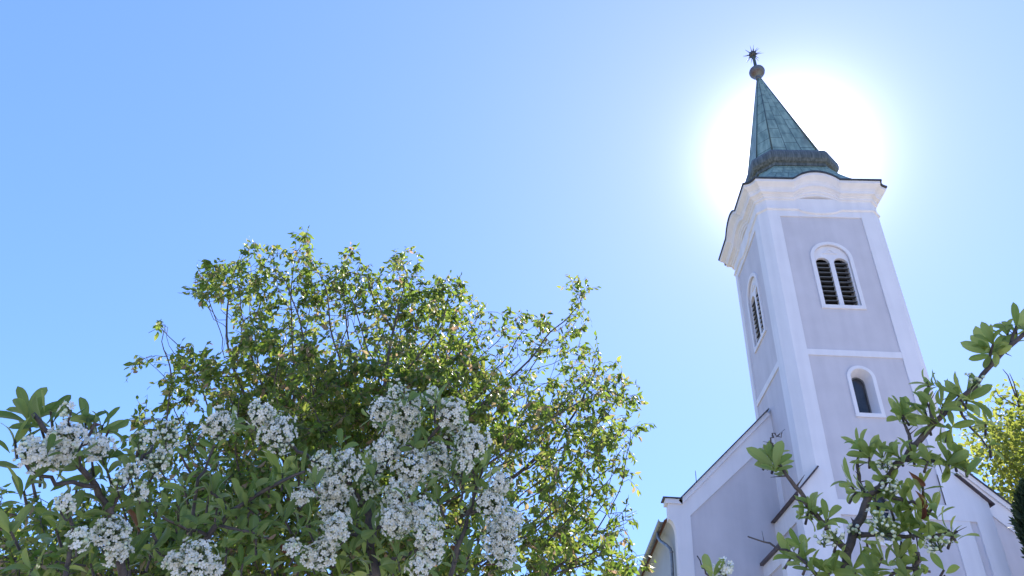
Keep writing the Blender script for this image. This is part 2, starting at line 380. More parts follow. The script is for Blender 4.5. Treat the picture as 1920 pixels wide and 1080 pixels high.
# copper skirt, streaked roll and spire
sk = MB(); rings = []
for i in range(9):
    t = i / 8; H = (HALF + 0.46) * (1 - t) + 1.53 * t; ue = (FE + 0.40) * (1 - t) + 1.02 * t
    z = 21.385 + 1.95 * (0.42 * t + 0.58 * t ** 2.4)
    rings.append(ring(H, ue, 0.08 * (1 - t), z, 0.41 * (1 - t) ** 1.6, 0.86))
sk.loft(rings, uvs=True); sk.build('roof_skirt', M_COPPER, church)
def spring(H, z, lean=0.0, cf=0.635): return [(CX + x + lean, CY + y, z) for x, y, _ in plan(H, H * cf, 0, 1, 1)]
rl = MB(); rl.loft([spring(H, z, -0.04) for H, z in ((1.50, 23.26), (1.60, 23.27), (1.62, 23.40), (1.70, 23.44), (1.775, 23.56), (1.80, 23.72), (1.785, 23.90), (1.72, 24.06), (1.60, 24.18), (1.50, 24.24), (1.36, 24.27))])
rl.build('roll_moulding', M_ROLL, church)
def lean(z): return -0.05 - 0.26 * max(0, z - 24.3) / 6.8
spr = MB(); hs = [(1.45, 24.26), (1.43, 24.40)] + [(1.43 * (1 - t) + 0.085 * t, 24.40 + 6.62 * t) for t in [1 - (1 - i / 40) ** 1.0 for i in range(1, 41)]]
rgs = [spring(H, z, lean(z)) for H, z in hs]; spr.loft(rgs, caps=True)
nr = len(rgs[0]); q = 0
for k in range(len(rgs) - 1):       # sheet columns that taper with each side: three on a main side, one on a cut corner
    for i in range(nr):
        cols = 0.62 * (3 if i % 2 == 0 else 1); z0, z1 = hs[k][1], hs[k + 1][1]; spr.uv[q] = [(z0, 0), (z0, cols), (z1, cols), (z1, 0)]; q += 1
spire = spr.build('spire', M_COPPER, church)
rb = MB()
for (sx, sy) in ((-1, -1), (1, -1), (-1, 1), (1, 1)):
    for q in (0, 1):
        def pt(H, z):
            x, y = (H * .635, H) if q else (H, H * .635)
            return (CX + sx * x * 1.004 + lean(z), CY + sy * y * 1.004, z)
        rb.tube([pt(1.43, 24.4), pt(0.085, 31.02)], [0.032, 0.016], 5)
rb.build('hip_roll', M_COPPER, spire)
fx = CX + lean(31.0)
def lathe(mb, cx, cy, pr, n=20, mat=0):
    mb.loft([[(cx + r * math.cos(2 * math.pi * i / n), cy + r * math.sin(2 * math.pi * i / n), z) for i in range(n)] for r, z in pr], mat, True, True, True)
bl = MB(); lathe(bl, fx - .02, CY, [(0.10, 30.98), (0.13, 31.02), (0.12, 31.10), (0.11, 31.16), (0.17, 31.23), (0.29, 31.33), (0.36, 31.46), (0.38, 31.56), (0.38, 31.60), (0.35, 31.70), (0.26, 31.81), (0.14, 31.92), (0.09, 31.94)])
bl.build('copper_ball', M_BALL, church)
fn = MB(); lathe(fn, fx - .03, CY, [(0.085, 31.93), (0.08, 32.1), (0.07, 32.7), (0.10, 32.74), (0.10, 32.80), (0.05, 32.82)], 12)
fin = fn.build('finial_stem', M_COPPER, church)
st = MB(); c0 = np.array([fx - .05, CY, 33.02])
for i in range(7):
    pass
st.loft([[tuple(c0 + np.array([0.19 * math.sin(th) * math.cos(2 * math.pi * i / 12), 0.19 * math.sin(th) * math.sin(2 * math.pi * i / 12), -0.19 * math.cos(th)])) for i in range(12)] for th in np.linspace(0.15, math.pi - 0.15, 8)], 0, True, True, True)
for i in range(26):
    y_ = 1 - 2 * (i + 0.5) / 26; ph = i * 2.39996; d = np.array([math.sqrt(1 - y_ * y_) * math.cos(ph), math.sqrt(1 - y_ * y_) * math.sin(ph), y_])
    ln = random.uniform(0.40, 0.56)
    st.tube([c0 + d * 0.15, c0 + d * 0.27, c0 + d * ln], [0.026, 0.016, 0.004], 5)
st.build('spiked_star', M_IRON, church)

# windows of the tower
def belfry(k):
    fr = lambda d: face_frame(k, HALF - 0.045 + d)
    c0_, q_ = BC[k], BS[k]; hw = 0.315 * q_; lw = 0.475 * q_
    w = MB(); w.plate(arch(c0_, 15.66, 1.47 * q_, 17.88), [arch(c0_, BW['z0'], BW['w'] * q_, BW['zs'])], fr(0.05), 0.06)
    win = w.build('belfry_window', M_WHITE, church)
    t = MB(); t.plate(arch(c0_, BW['z0'], (BW['w'] - 0.004) * q_, BW['zs'] - 0.002), [arch(c0_ - hw, 15.84, lw, 17.70), arch(c0_ + hw, 15.84, lw, 17.70)], fr(-0.05), 0.12)
    t.plate([(c0_ - 0.26, 18.12), (c0_ + 0.26, 18.12), (c0_, 18.37)], [[(c0_ - 0.15, 18.16), (c0_ + 0.15, 18.16), (c0_, 18.31)]], fr(-0.022), 0.027)
    t.build('tracery', M_WHITE, win)
    for c in (c0_ - hw, c0_ + hw):
        lv = MB(); n = 10; f0 = fr(-0.155)
        for i in range(n):
            z = 15.86 + i * 0.205; wd = lw / 2 + 0.01
            if z > 17.70:
                rr = (lw / 2) ** 2 - (z - 17.70) ** 2; wd = math.sqrt(rr) + .01 if rr > 0.002 else 0.03
            # a tilted board: low outer edge, high inner edge; each weathered a little out of true
            q = [(0.10, -0.03), (0.10, 0.0), (-0.15, 0.095), (-0.15, 0.065)]; e1, e2 = random.uniform(-.014, .014), random.uniform(-.014, .014)
            v = [f0(c + sgn * wd, z + dz + (e1 if sgn < 0 else e2), dn) for sgn in (-1, 1) for dn, dz in q]
            lv.add(v, [(0, 1, 5, 4), (1, 2, 6, 5), (2, 3, 7, 6), (3, 0, 4, 7), (3, 2, 1, 0), (4, 5, 6, 7)])
        lv.build('louvre', M_LOUVRE, win)
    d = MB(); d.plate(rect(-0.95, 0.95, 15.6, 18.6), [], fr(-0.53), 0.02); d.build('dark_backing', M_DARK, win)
for k in range(4): belfry(k)
def slit(name, W, zb):
    c, w0 = W['c'], W['w']; fr = lambda d: face_frame(0, HALF - 0.045 + d)
    s_ = MB(); s_.plate(arch(c, W['z0'] - 0.13, w0 + 0.22, W['zs']), [arch(c, W['z0'], w0, W['zs'])], fr(0.055 if name == 'arched_window' else 0.075), 0.07)
    win = s_.build(name, M_WHITE, church)
    rv = MB(); o = arch(c, W['z0'], w0 - 0.002, W['zs']); i_ = arch(c, W['z0'] + 0.14, w0 - 0.20, W['zs'] - 0.02)
    f0 = fr(0.05); rv.loft([[f0(u, v, 0) for u, v in o], [f0(u, v, -0.42) for u, v in i_]]); rv.build('splayed_reveal', M_WHITE, win)
    gl = MB(); gl.plate([(u, v) for u, v in i_], [], fr(-0.36), 0.01); gl.build('pane', M_GLASS, win)
    fm = MB(); fm.plate(i_, [[(c + (u - c) * 0.86, W['z0'] + 0.19 + (v - W['z0'] - 0.14) * 0.93) for u, v in i_]], fr(-0.335), 0.03); fm.build('window_frame', M_LOUVRE, win)
slit('arched_window', SW, 0); slit('arched_window', LW, 0)

# base block under the tower, shoulders with brown copings
F0 = face_frame(0, HALF + 0.015)
X0, X1 = 6.84, 12.07
u0, u1 = X0 - CX, X1 - CX
bs = MB()
bs.plate([(u0, 0), (-1.85, 0), (-1.85, 8.53), (-1.525, 8.53), (-1.525, 9.87), (-1.91, 9.87), (u0, 9.10)], [], F0, 0.12)
bs.plate([(u1, 0), (u1, 9.10), (1.91, 9.87), (1.455, 9.87), (1.455, 8.53), (2.15, 8.53), (2.15, 0)], [], F0, 0.12)
bs.plate(rect(-1.525, LW['c'] - 0.45, 8.53, 8.96), [], face_frame(0, HALF + 0.012), 0.12)
bs.plate(rect(LW['c'] + 0.45, 1.455, 8.53, 8.96), [], face_frame(0, HALF + 0.012), 0.12)
def left_frame(x): return lambda u, v, n: (x - n, u, v)       # u = y (runs away from the viewer), looks towards -X
def right_frame(x): return lambda u, v, n: (x + n, u, v)
bs.plate([(20.12, 0), (20.12, 9.0), (22.9, 9.0), (22.9, 8.42), (20.55, 8.42), (20.55, 0)], [], left_frame(X0), 0.15)
bs.plate([(20.12, 0), (20.12, 9.0), (22.9, 9.0), (22.9, 8.42), (20.55, 8.42), (20.55, 0)], [], right_frame(X1), 0.15)
base = bs.build('base_wall', M_WHITE, church)
bg_ = MB(); bg_.box(X0 + 0.045, X0 + 0.4, 20.3, 22.9, 0, 8.9); bg_.box(X1 - 0.4, X1 - 0.045, 20.3, 22.9, 0, 8.9)
bg_.plate([(u0 + 0.1, 0), (u1 - 0.1, 0), (u1 - 0.1, 8.7), (u0 + 0.1, 8.7)], [arch(LW['c'], LW['z0'], LW['w'], LW['zs']) if False else rect(LW['c'] - .45, LW['c'] + .45, 7.7, 8.69)], face_frame(0, HALF - 0.052), 0.05)
bg_.build('base_panel', M_GREY, church)
def coping(mb, p, q, y0, y1, th=0.07, over=0.0):
    """slab lying on the line p-q (x, z), from y0 to y1"""
    p = np.array(p); q = np.array(q); d = (q - p) / np.linalg.norm(q - p); nrm = np.array([-d[1], d[0]]);
    if nrm[1] < 0: nrm = -nrm
    p = p - d * over; a, b, c, e = p, q, q + nrm * th, p + nrm * th
    v = [(t[0], y, t[1]) for y in (y0, y1) for t in (a, b, c, e)]
    mb.add(v, [(3, 2, 1, 0), (4, 5, 6, 7), (0, 1, 5, 4), (1, 2, 6, 5), (2, 3, 7, 6), (3, 0, 4, 7)])
for xa, xb, s_ in ((X0, 7.54, 1), (X1, 11.37, -1)):
    cp = MB(); coping(cp, (xa, 9.105), (xb, 9.875), 19.88, 22.6, 0.045, 0.14)
    cp.box(min(xa - .10 * s_, xa + .06 * s_), max(xa - .10 * s_, xa + .06 * s_), 19.99, 22.58, 9.004, 9.05); cp.build('coping', M_BROWN, church)
# low side wing against the base
wg = MB(); WX = 6.30
wg.box(WX, X0 + 0.05, 20.35, 22.7, 7.28, 7.66); wg.box(WX, X0 + 0.05, 20.35, 20.75, 0, 7.28); wg.box(WX + 0.045, X0 + 0.05, 20.75, 22.7, 0, 7.28, 1)
wg.build('side_wing', [M_WHITE, M_GREY], church)
cw = MB(); cw.box(WX - 0.10, X0 - 0.003, 20.25, 22.58, 7.664, 7.74); cw.build('coping', M_BROWN, church)

# gabled front wall of the nave
GY = 22.6
def front_frame(y): return lambda u, v, n: (u, y - n, v)
cav = [(3.72 - 0.22 * (1 - math.cos(a)), 8.48 + 0.47 * math.sin(a)) for a in np.linspace(0, math.pi / 2, 8)]
Lo = [(7.35, 0), (7.35, 13.06), (3.95, 9.56), (3.5, 9.56)] + cav[::-1] + [(3.72, 0)]
Lh = [(4.2, 0.9), (7.1, 0.9), (7.1, 11.86), (4.2, 9.10)]
Ro = [(11.5, 0), (15.42, 0), (15.42, 9.2), (15.0, 9.2), (12.95, 11.24), (11.5, 12.69)]
Rh = [(11.9, 0.9), (14.9, 0.9), (14.9, 8.45), (11.9, 11.38)]
gw = MB(); gw.plate(Lo[::-1], [Lh], front_frame(GY), 0.35); gw.plate(Ro, [Rh], front_frame(GY), 0.35)
gable = gw.build('gable_wall', M_WHITE, church)
gp = MB(); gp.plate([(4.1, 0.8), (7.2, 0.8), (7.2, 12.2), (4.1, 9.3)], [], front_frame(GY + 0.05), 0.1); gp.plate([(11.6, 0.8), (15.0, 0.8), (15.0, 8.6), (11.6, 11.8)], [], front_frame(GY + 0.05), 0.1)
gp.build('gable_panel', M_GREY, church)
for segs in ((((3.42, 9.45), (3.97, 9.45)), ((3.95, 9.44), (7.2, 12.79))), (((11.7, 12.36), (14.95, 9.12)), ((14.95, 9.12), (15.5, 9.12)))):
    gm = MB()
    for a, b in segs: coping(gm, a, b, GY - 0.075, GY + 0.4, 0.15)
    gm.build('gable_moulding', M_WHITE, church)
for segs in ((((3.34, 9.604), (3.97, 9.604)), ((3.93, 9.62), (7.2, 12.985))), (((11.7, 12.565), (14.98, 9.30)), ((14.95, 9.28), (15.55, 9.28)))):
    gc = MB()
    for a, b in segs: coping(gc, a, b, GY - 0.13, GY + 0.45, 0.035)
    gc.build('coping', M_FLASH, church)
# nave behind
nv = MB(); nv.box(3.72, 15.2, GY + 0.35, 46, 0, 8.5); nv.build('nave_wall', M_EAVE, church)
ev = MB()
prof2 = [(x, z) for x, z in cav] + [(3.5, 9.02), (3.72, 9.02)]
ev.loft([[(x, y, z) for x, z in prof2] for y in (GY + 0.352, 46)], 0, True, True); ev.loft([[(2 * CX - x, y, z) for x, z in prof2] for y in (GY + 0.352, 46)], 0, True, True)
ev.build('eaves_cornice', M_EAVE, church)
rf = MB(); 
rf.add([(3.42, GY + 0.36, 9.03), (3.42, 46.2, 9.03), (CX, 46.2, 14.6), (CX, GY + 0.36, 14.6), (15.49, GY + 0.36, 9.03), (15.49, 46.2, 9.03)], [(0, 3, 2, 1), (3, 4, 5, 2), (0, 4, 3), (1, 2, 5), (0, 1, 5, 4)])
rf.build('nave_roof', M_TILE, church)
gt = MB(); n = 8
pts = [(3.33 + 0.10 * math.cos(a), 9.06 + 0.10 * math.sin(a)) for a in np.linspace(math.pi, 2 * math.pi, n)]
inner = [(3.33 + 0.088 * math.cos(a), 9.06 + 0.088 * math.sin(a)) for a in np.linspace(2 * math.pi, math.pi, n)]
gt.loft([[(x, y, z) for x, z in pts + inner] for y in (GY + 0.42, 46)], 0, True, True); gt.build('gutter', M_ZINC, church)
dp = MB(); dp.tube([(3.34, 24.1, 8.98), (3.34, 24.1, 8.80), (3.38, 23.9, 8.62), (3.52, 23.45, 8.36), (3.60, 23.25, 8.20), (3.62, 23.22, 7.98), (3.62, 23.22, 0.2)], 0.052, 10)
dp.tube([(3.62, 23.22, 8.12), (3.62, 23.22, 8.07)], 0.062, 10); dp.build('downpipe', M_ZINC, church)
lr = MB(); lr.tube([(4.50, GY + 0.1, 10.2), (4.50, GY + 0.1, 10.66)], 0.012, 5); lr.build('lightning_rod', M_IRON, church)
#VEG
# ------------------------------------------------------------------ trees: limbs grown towards points in the crown
def inside(poly, P):
    x, y = P[:, 0], P[:, 1]; r = np.zeros(len(P), bool); n = len(poly)
    for i in range(n):
        x1, y1 = poly[i]; x2, y2 = poly[(i + 1) % n]
        c = ((y1 > y) != (y2 > y)) & (x < (x2 - x1) * (y - y1) / (y2 - y1 + 1e-12) + x1); r ^= c
    return r
def edge_dist(poly, P):
    d = np.full(len(P), 1e9); n = len(poly)
    for i in range(n):
        a = np.array(poly[i], float); b = np.array(poly[(i + 1) % n], float); ab = b - a
        t = np.clip(((P - a) @ ab) / (ab @ ab + 1e-12), 0, 1); d = np.minimum(d, np.linalg.norm(P - a - t[:, None] * ab, axis=1))
    return d
def grow(attr, seed_pts, step, infl, kill, iters=260):
    """space colonisation; returns nodes and parents"""
    nodes = [np.array(p, float) for p in seed_pts]; par = [-1] + list(range(len(seed_pts) - 1))
    A = attr.copy(); best = np.full(len(A), 1e9); who = np.zeros(len(A), int)
    for j, p in enumerate(nodes):
        d = np.linalg.norm(A - p, axis=1); m = d < best; best[m] = d[m]; who[m] = j
    seen = set()
    for _ in range(iters):
        ok = best < infl
        if not ok.any(): infl *= 1.5; ok = best < infl
        idx = np.unique(who[ok]); new = []
        acc = np.zeros((len(nodes), 3)); NN = np.array(nodes)
        dirs = A[ok] - NN[who[ok]]; dirs /= np.linalg.norm(dirs, axis=1)[:, None] + 1e-9
        np.add.at(acc, who[ok], dirs)
        for j in idx:
            v = acc[j] + rng.normal(0, 0.18, 3) + np.array([0, 0, 0.12]); v /= np.linalg.norm(v) + 1e-9
            q = nodes[j] + v * step; key = (int(j), tuple(np.round(v, 1)))
            if key in seen: 
                continue
            seen.add(key); new.append((q, j))
        if not new: break
        for q, j in new:
            nodes.append(q); par.append(int(j)); k = len(nodes) - 1
            d = np.linalg.norm(A - q, axis=1); m = d < best; best[m] = d[m]; who[m] = k
        keep = best > kill; A = A[keep]; best = best[keep]; who = who[keep]
        if len(A) == 0: break
    return np.array(nodes), np.array(par)
def limb_mesh(nodes, par, r_tip, expo, rmax):
    n = len(nodes); w = np.zeros(n); kids = [[] for _ in range(n)]
    for i in range(n):
        if par[i] >= 0: kids[par[i]].append(i)
    for i in range(n - 1, -1, -1):
        if not kids[i]: w[i] = r_tip ** expo
        if par[i] >= 0: w[par[i]] += w[i]
    rad = np.minimum(w ** (1 / expo), rmax)
    # chains: follow the thickest child
    mb = MB(); start = [(0, None)]
    while start:
        i, p = start.pop(); ch = [] if p is None else [p]
        while True:
            ch.append(i)
            if not kids[i]: break
            ks = sorted(kids[i], key=lambda k: -rad[k]); start += [(k, i) for k in ks[1:]]; i = ks[0]
        if len(ch) > 1:
            rr = [rad[c] for c in ch]
            if p is not None: rr[0] = rr[1]
            mb.tube(nodes[ch], rr, 7 if rr[0] > 0.03 else (5 if rr[0] > 0.012 else 3))
    return mb, rad, kids
LEAF6 = np.array([(0, 0, 0), (-.5, .38, .05), (.5, .38, .05), (-.36, .7, .0), (.36, .7, .0), (0, 1, -.12)])
LF4 = np.array([(1, 2, 4, 3)]); LF3 = np.array([(0, 2, 1), (3, 4, 5)])
def leaves(name, base, axis, length, width, mat, parent, normal=None):
    """many small pointed leaves: base points, directions of the midribs"""
    n = len(base); a = axis / (np.linalg.norm(axis, axis=1)[:, None] + 1e-9)
    r = rng.normal(0, 1, (n, 3)) if normal is None else normal
    x = np.cross(a, r); x /= np.linalg.norm(x, axis=1)[:, None] + 1e-9; z = np.cross(x, a)
    V = base[:, None, :] + LEAF6[None, :, 1:2] * a[:, None, :] * length[:, None, None] + LEAF6[None, :, 0:1] * x[:, None, :] * width[:, None, None] + LEAF6[None, :, 2:3] * z[:, None, :] * length[:, None, None]
    off = (np.arange(n) * 6)[:, None]
    F4 = (LF4[None] + off[:, :, None]).reshape(-1, 4); F3 = (LF3[None] + off[:, :, None]).reshape(-1, 3)
    return mesh_np(name, V.reshape(-1, 3), [F4, F3], mat, parent)

def pixel_crown(poly, dist, thick, n, jitter=0.0):
    """points through a rounded crown whose outline, seen from the eye, is the outline seen in the photograph"""
    poly_a = np.array(poly, float); lo = poly_a.min(0); hi = poly_a.max(0); out_ = []
    while sum(len(o) for o in out_) < n:
        P = rng.uniform(lo, hi, (4000, 2)); P = P[inside(poly, P)]; d = edge_dist(poly, P) / FPX * dist
        T = np.minimum(thick, 0.25 + np.sqrt(np.maximum(d, 0) * 2 * thick * 0.75))
        dd = rng.uniform(-1, 1, len(P)); 
        keep = rng.random(len(P)) < (T / thick) ** 0.45
        P, T, dd = P[keep], T[keep], dd[keep]
        D = CF[None] * FPX + CR[None] * (P[:, :1] - 960) - CU[None] * (P[:, 1:] - 540); D /= np.linalg.norm(D, axis=1)[:, None]
        out_.append(EYE + D * (dist / np.maximum(0.55, np.hypot(D[:, 0], D[:, 1])) * 0.8 + (dd * T))[:, None])
    return np.concatenate(out_)[:n]

TREE = [(-150, 1010), (-60, 915), (60, 915), (150, 940), (235, 900), (232, 800), (262, 770), (330, 745), (300, 690), (245, 678), (262, 650), (290, 650), (268, 600), (300, 588), (330, 600), (328, 640), (405, 650), (400, 590), (350, 565), (362, 515), (400, 488), (440, 480), (475, 445), (528, 462), (520, 520),
        (560, 535), (548, 435), (600, 440), (595, 510), (650, 480), (690, 482), (715, 510), (745, 455), (795, 462), (775, 520), (830, 515), (868, 520), (905, 575), (945, 570), (1010, 590), (1050, 610), (1075, 560), (1062, 540), (1090, 525), (1122, 550), (1095, 590), (1105, 640), (1085, 660), (1140, 655), (1190, 690), (1208, 735), (1190, 790), (1228, 812),
        (1180, 840), (1205, 890), (1175, 930), (1210, 965), (1200, 1010), (1222, 1035), (1180, 1110), (1050, 1200), (700, 1290), (300, 1280), (0, 1230), (-200, 1130)]
def big_tree():
    K = 1.45; A = pixel_crown(TREE, 12.5 * K, 2.6 * K, 8500)
    # a pair of forks starting from one bole
    c = A.mean(0); foot = np.array([c[0] + 0.4, c[1] + 0.2, 0.0])
    root = empty('broadleaf_tree', tuple(foot))
    tag(root, 'large leafy tree with sunlit yellow green crown left of the church', 'tree')
    seeds = [foot + K * np.array([0.02 * i * math.sin(i), 0.02 * i, 0.22 * i]) for i in range(0, 13)]
    nodes, par = grow(A, seeds, 0.14 * K, 2.2 * K, 0.19 * K)
    mb, rad, kids = limb_mesh(nodes, par, 0.0040 * K, 2.12, 0.26 * K)
    # twiglets and leaves at the thin ends
    tw = MB(); B = []; AX = []
    thin = [i for i in range(len(nodes)) if rad[i] < 0.0105 * K and par[i] >= 0]
    # leafier towards the middle of the crown and its lower half, airy at the rim
    W = nodes - EYE; dep = np.maximum(W @ CF, .1); PX = np.stack([960 + FPX * (W @ CR) / dep, 540 - FPX * (W @ CU) / dep], 1)
    dens = 0.80 + 0.65 * np.clip(edge_dist(TREE, PX) / 190, 0, 1) + 1.1 * np.clip((edge_dist(TREE, PX) - 90) / 160, 0, 1) * np.clip((12.6 - nodes[:, 2]) / 3.8, 0, 1)
    dens *= 1 - 0.45 * np.clip((PX[:, 0] - 860) / 260, 0, 1)
    for i in thin:
        d0 = nodes[i] - nodes[par[i]]; d0 = d0 / (np.linalg.norm(d0) + 1e-9)
        q = nodes[i] / K; cl = math.sin(q[0] * 2.3 + 1.3 * math.sin(q[2] * 1.9)) + math.sin(q[1] * 2.1 + 1.1 * math.sin(q[0] * 2.7)) + math.sin(q[2] * 2.6 + 1.2 * math.sin(q[1] * 1.7))
        pr = min(1.6, max(0.10, 0.80 + 0.58 * cl)) * dens[i]
        m = int((rng.integers(2, 6) if not kids[i] else rng.integers(0, 3)) * pr + rng.random())
        for _ in range(m):
            d = d0 * 0.7 + rng.normal(0, 0.55, 3) + np.array([0, 0, 0.1]); d /= np.linalg.norm(d)
            ln = K * rng.uniform(0.10, 0.30); p0 = nodes[i]; p1 = p0 + d * ln * .5; p2 = p0 + d * ln + np.array([0, 0, -0.12 * ln])
            tw.tube([p0, p1, p2], [0.0035 * K, 0.003 * K, 0.002 * K], 3, caps=False)
            k = rng.integers(5, 9)
            for q in range(k):
                t = (q + 1) / k; b = p0 + (p2 - p0) * t
                ax = d * rng.uniform(0.1, 0.8) + rng.normal(0, 0.65, 3) + np.array([0, 0, -0.75]); B.append(b); AX.append(ax)
    tw_off = len(mb.v)
    mb.v += tw.v; mb.f += [tuple(tw_off + j for j in f) for f in tw.f]; mb.m += tw.m; mb.uv += tw.uv; mb.smooth += tw.smooth
    mb.build('trunk', M_BARK, root)
    B = np.array(B); AX = np.array(AX); n = len(B)
    ln = K * rng.uniform(0.07, 0.135, n); leaves('crown', B, AX, ln, ln * rng.uniform(0.36, 0.52, n), M_TLEAF, root)
    print('tree nodes', len(nodes), 'leaves', n)
big_tree()

FAR = [(1825, 800), (1855, 770), (1880, 748), (1905, 735), (1935, 742), (2010, 720), (2100, 760), (2150, 860), (2150, 1000), (2060, 1100), (1960, 1090), (1895, 960), (1860, 900), (1805, 850)]
def far_tree():
    A = pixel_crown(FAR, 42, 4.0, 900)
    c = A.mean(0); foot = np.array([c[0] + 1.0, c[1], 0.0]); root = empty('broadleaf_tree', tuple(foot))
    tag(root, 'bright yellow green tree rising behind the right slope of the church gable', 'tree')
    seeds = [foot + np.array([0, 0, 0.5 * i]) for i in range(0, 16)]
    nodes, par = grow(A, seeds, 0.45, 6.0, 0.7)
    mb, rad, kids = limb_mesh(nodes, par, 0.010, 2.2, 0.4)
    for tip, mid in (((1893, 700), (1901, 718)), ((1866, 728), (1872, 742)), ((1880, 692), (1890, 704))):
        dd = np.median(np.linalg.norm(A - EYE, axis=1)); b = at(*mid, dd); i = int(np.argmin(np.linalg.norm(nodes - b, axis=1)))
        mb.tube([nodes[i], b, at(*tip, dd)], [0.035, 0.025, 0.012], 4)
    mb.build('trunk', M_BARK, root)
    thin = [i for i in range(len(nodes)) if rad[i] < 0.03 and par[i] >= 0]
    B = np.repeat(nodes[thin], 34, axis=0) + rng.normal(0, 0.5, (len(thin) * 34, 3)); n = len(B)
    AX = rng.normal(0, 0.7, (n, 3)) + np.array([0, 0, -0.4]); ln = rng.uniform(0.16, 0.30, n)
    leaves('crown', B, AX, ln, ln * 0.6, M_FLEAF, root); print('far leaves', n)
far_tree()

def thuja():
    c = at(1990, 1080, 1.0) - EYE; y = 19.2; c = EYE + c * (y / c[1]); foot = np.array([c[0] + 0.1, y, 0.0])
    e = at(1903, 940, 1.0) - EYE; e = EYE + e * (y / e[1]); H = e[2] + 0.55
    root = empty('conifer_tree', tuple(foot)); tag(root, 'dark narrow conifer at the right edge before the church wall', 'tree')
    mb = MB(); mb.tube([foot, foot + [0, 0, H * .6], foot + [0, 0, H - .3]], [0.13, 0.08, 0.01], 8); mb.build('trunk', M_BARK, root)
    n = 42000; h = H * rng.random(n) ** 0.75; t = h / H
    R_ = (foot[0] - e[0] + 0.12) * np.minimum(1.0, 0.55 + 0.8 * t) * np.clip((1 - t) / 0.12, 0, 1) ** 0.6
    ph = rng.uniform(0, 2 * math.pi, n); rr = R_ * np.sqrt(rng.uniform(0.35, 1, n)) * (0.9 + 0.14 * np.sin(ph * 5 + h * 7) * np.sin(h * 9 + ph * 3))
    B = foot + np.stack([rr * np.cos(ph), rr * np.sin(ph), np.maximum(h, .2)], 1)
    AX = np.stack([np.cos(ph) * .5, np.sin(ph) * .5, np.full(n, 1.0)], 1) + rng.normal(0, .35, (n, 3))
    ln = rng.uniform(0.10, 0.24, n); leaves('crown', B, AX, ln, ln * .32, M_CONIFER, root)
thuja()

# ------------------------------------------------------------------ flowering firethorn shrubs close to the eye
NS = 10
def leaf_template():
    s_ = np.linspace(0, 1, NS); w = np.clip(s_ ** 1.05 * (1 - s_) ** 0.60, 0, None); w = w / w.max(); w[0] = 0.10; w[1] = max(w[1], .12); w[-1] = 0.06
    return s_, w
LS, LW_ = leaf_template()
class Foliage:
    def __init__(s): s.V = []; s.UV = []; s.n = 0
    def leaf(s, p, axis, up, length, width, curl, fold=0.25, twist=0.0):
        a = axis / np.linalg.norm(axis); x = np.cross(a, up); x /= np.linalg.norm(x) + 1e-9; z = np.cross(x, a)
        x, z = x * math.cos(twist) + z * math.sin(twist), z * math.cos(twist) - x * math.sin(twist)
        ang = curl * LS; cy = np.concatenate([[0], np.cumsum(np.cos(ang[:-1]))]) / (NS - 1); cz = -np.concatenate([[0], np.cumsum(np.sin(ang[:-1]))]) / (NS - 1)
        for k in range(NS):
            wv = 0.03 * math.sin(k * 2.1 + length * 900)
            c = p + a * cy[k] * length + z * cz[k] * length; hw = LW_[k] * width / 2
            nz = z * math.cos(ang[k]) + a * math.sin(ang[k])
            s.V += [c - x * hw + nz * hw * (fold + wv), c - x * hw * .5 + nz * hw * fold * .35, c, c + x * hw * .5 + nz * hw * fold * .35, c + x * hw + nz * hw * (fold - wv)]
            s.UV += [(-1, LS[k]), (-.5, LS[k]), (0, LS[k]), (.5, LS[k]), (1, LS[k])]
        s.n += 1
    def build(s, name, mat, parent):
        g_ = []
        for k in range(NS - 1):
            for j in range(4): a = k * 5 + j; g_.append((a, a + 1, a + 6, a + 5))
        F = (np.array(g_)[None] + (np.arange(s.n) * NS * 5)[:, None, None]).reshape(-1, 4)
        return mesh_np(name, np.array(s.V), [F], mat, parent, np.array(s.UV), True)
def rosette(fo, p, axis, n, size, spread=1.0, old=None):
    a = axis / np.linalg.norm(axis); ref = np.array([0, 0, 1.0]) if abs(a[2]) < .9 else np.array([1.0, 0, 0]); u = np.cross(a, ref); u /= np.linalg.norm(u); v = np.cross(a, u)
    ph0 = rng.uniform(0, 6.28)
    for i in range(n):
        ph = ph0 + i * 2.4 + rng.normal(0, .2); t = i / max(1, n - 1)
        open_ = (1.25 - 0.95 * t) * spread + rng.normal(0, .12); side = u * math.cos(ph) + v * math.sin(ph)
        d = a * math.cos(open_) + side * math.sin(open_) + np.array([0, 0, 0.15])
        q = p - a * size * 0.45 * (1 - t)
        ln = size * (0.72 + 0.38 * (1 - abs(t - .45))) * rng.uniform(.62, 1.10)
        (old if old is not None and rng.random() < .012 else fo).leaf(q, d, a + side * -0.2 + rng.normal(0, .12, 3), ln, ln * rng.uniform(.27, .37), rng.uniform(-.1, 1.35), rng.uniform(.15, .55), rng.normal(0, .25))

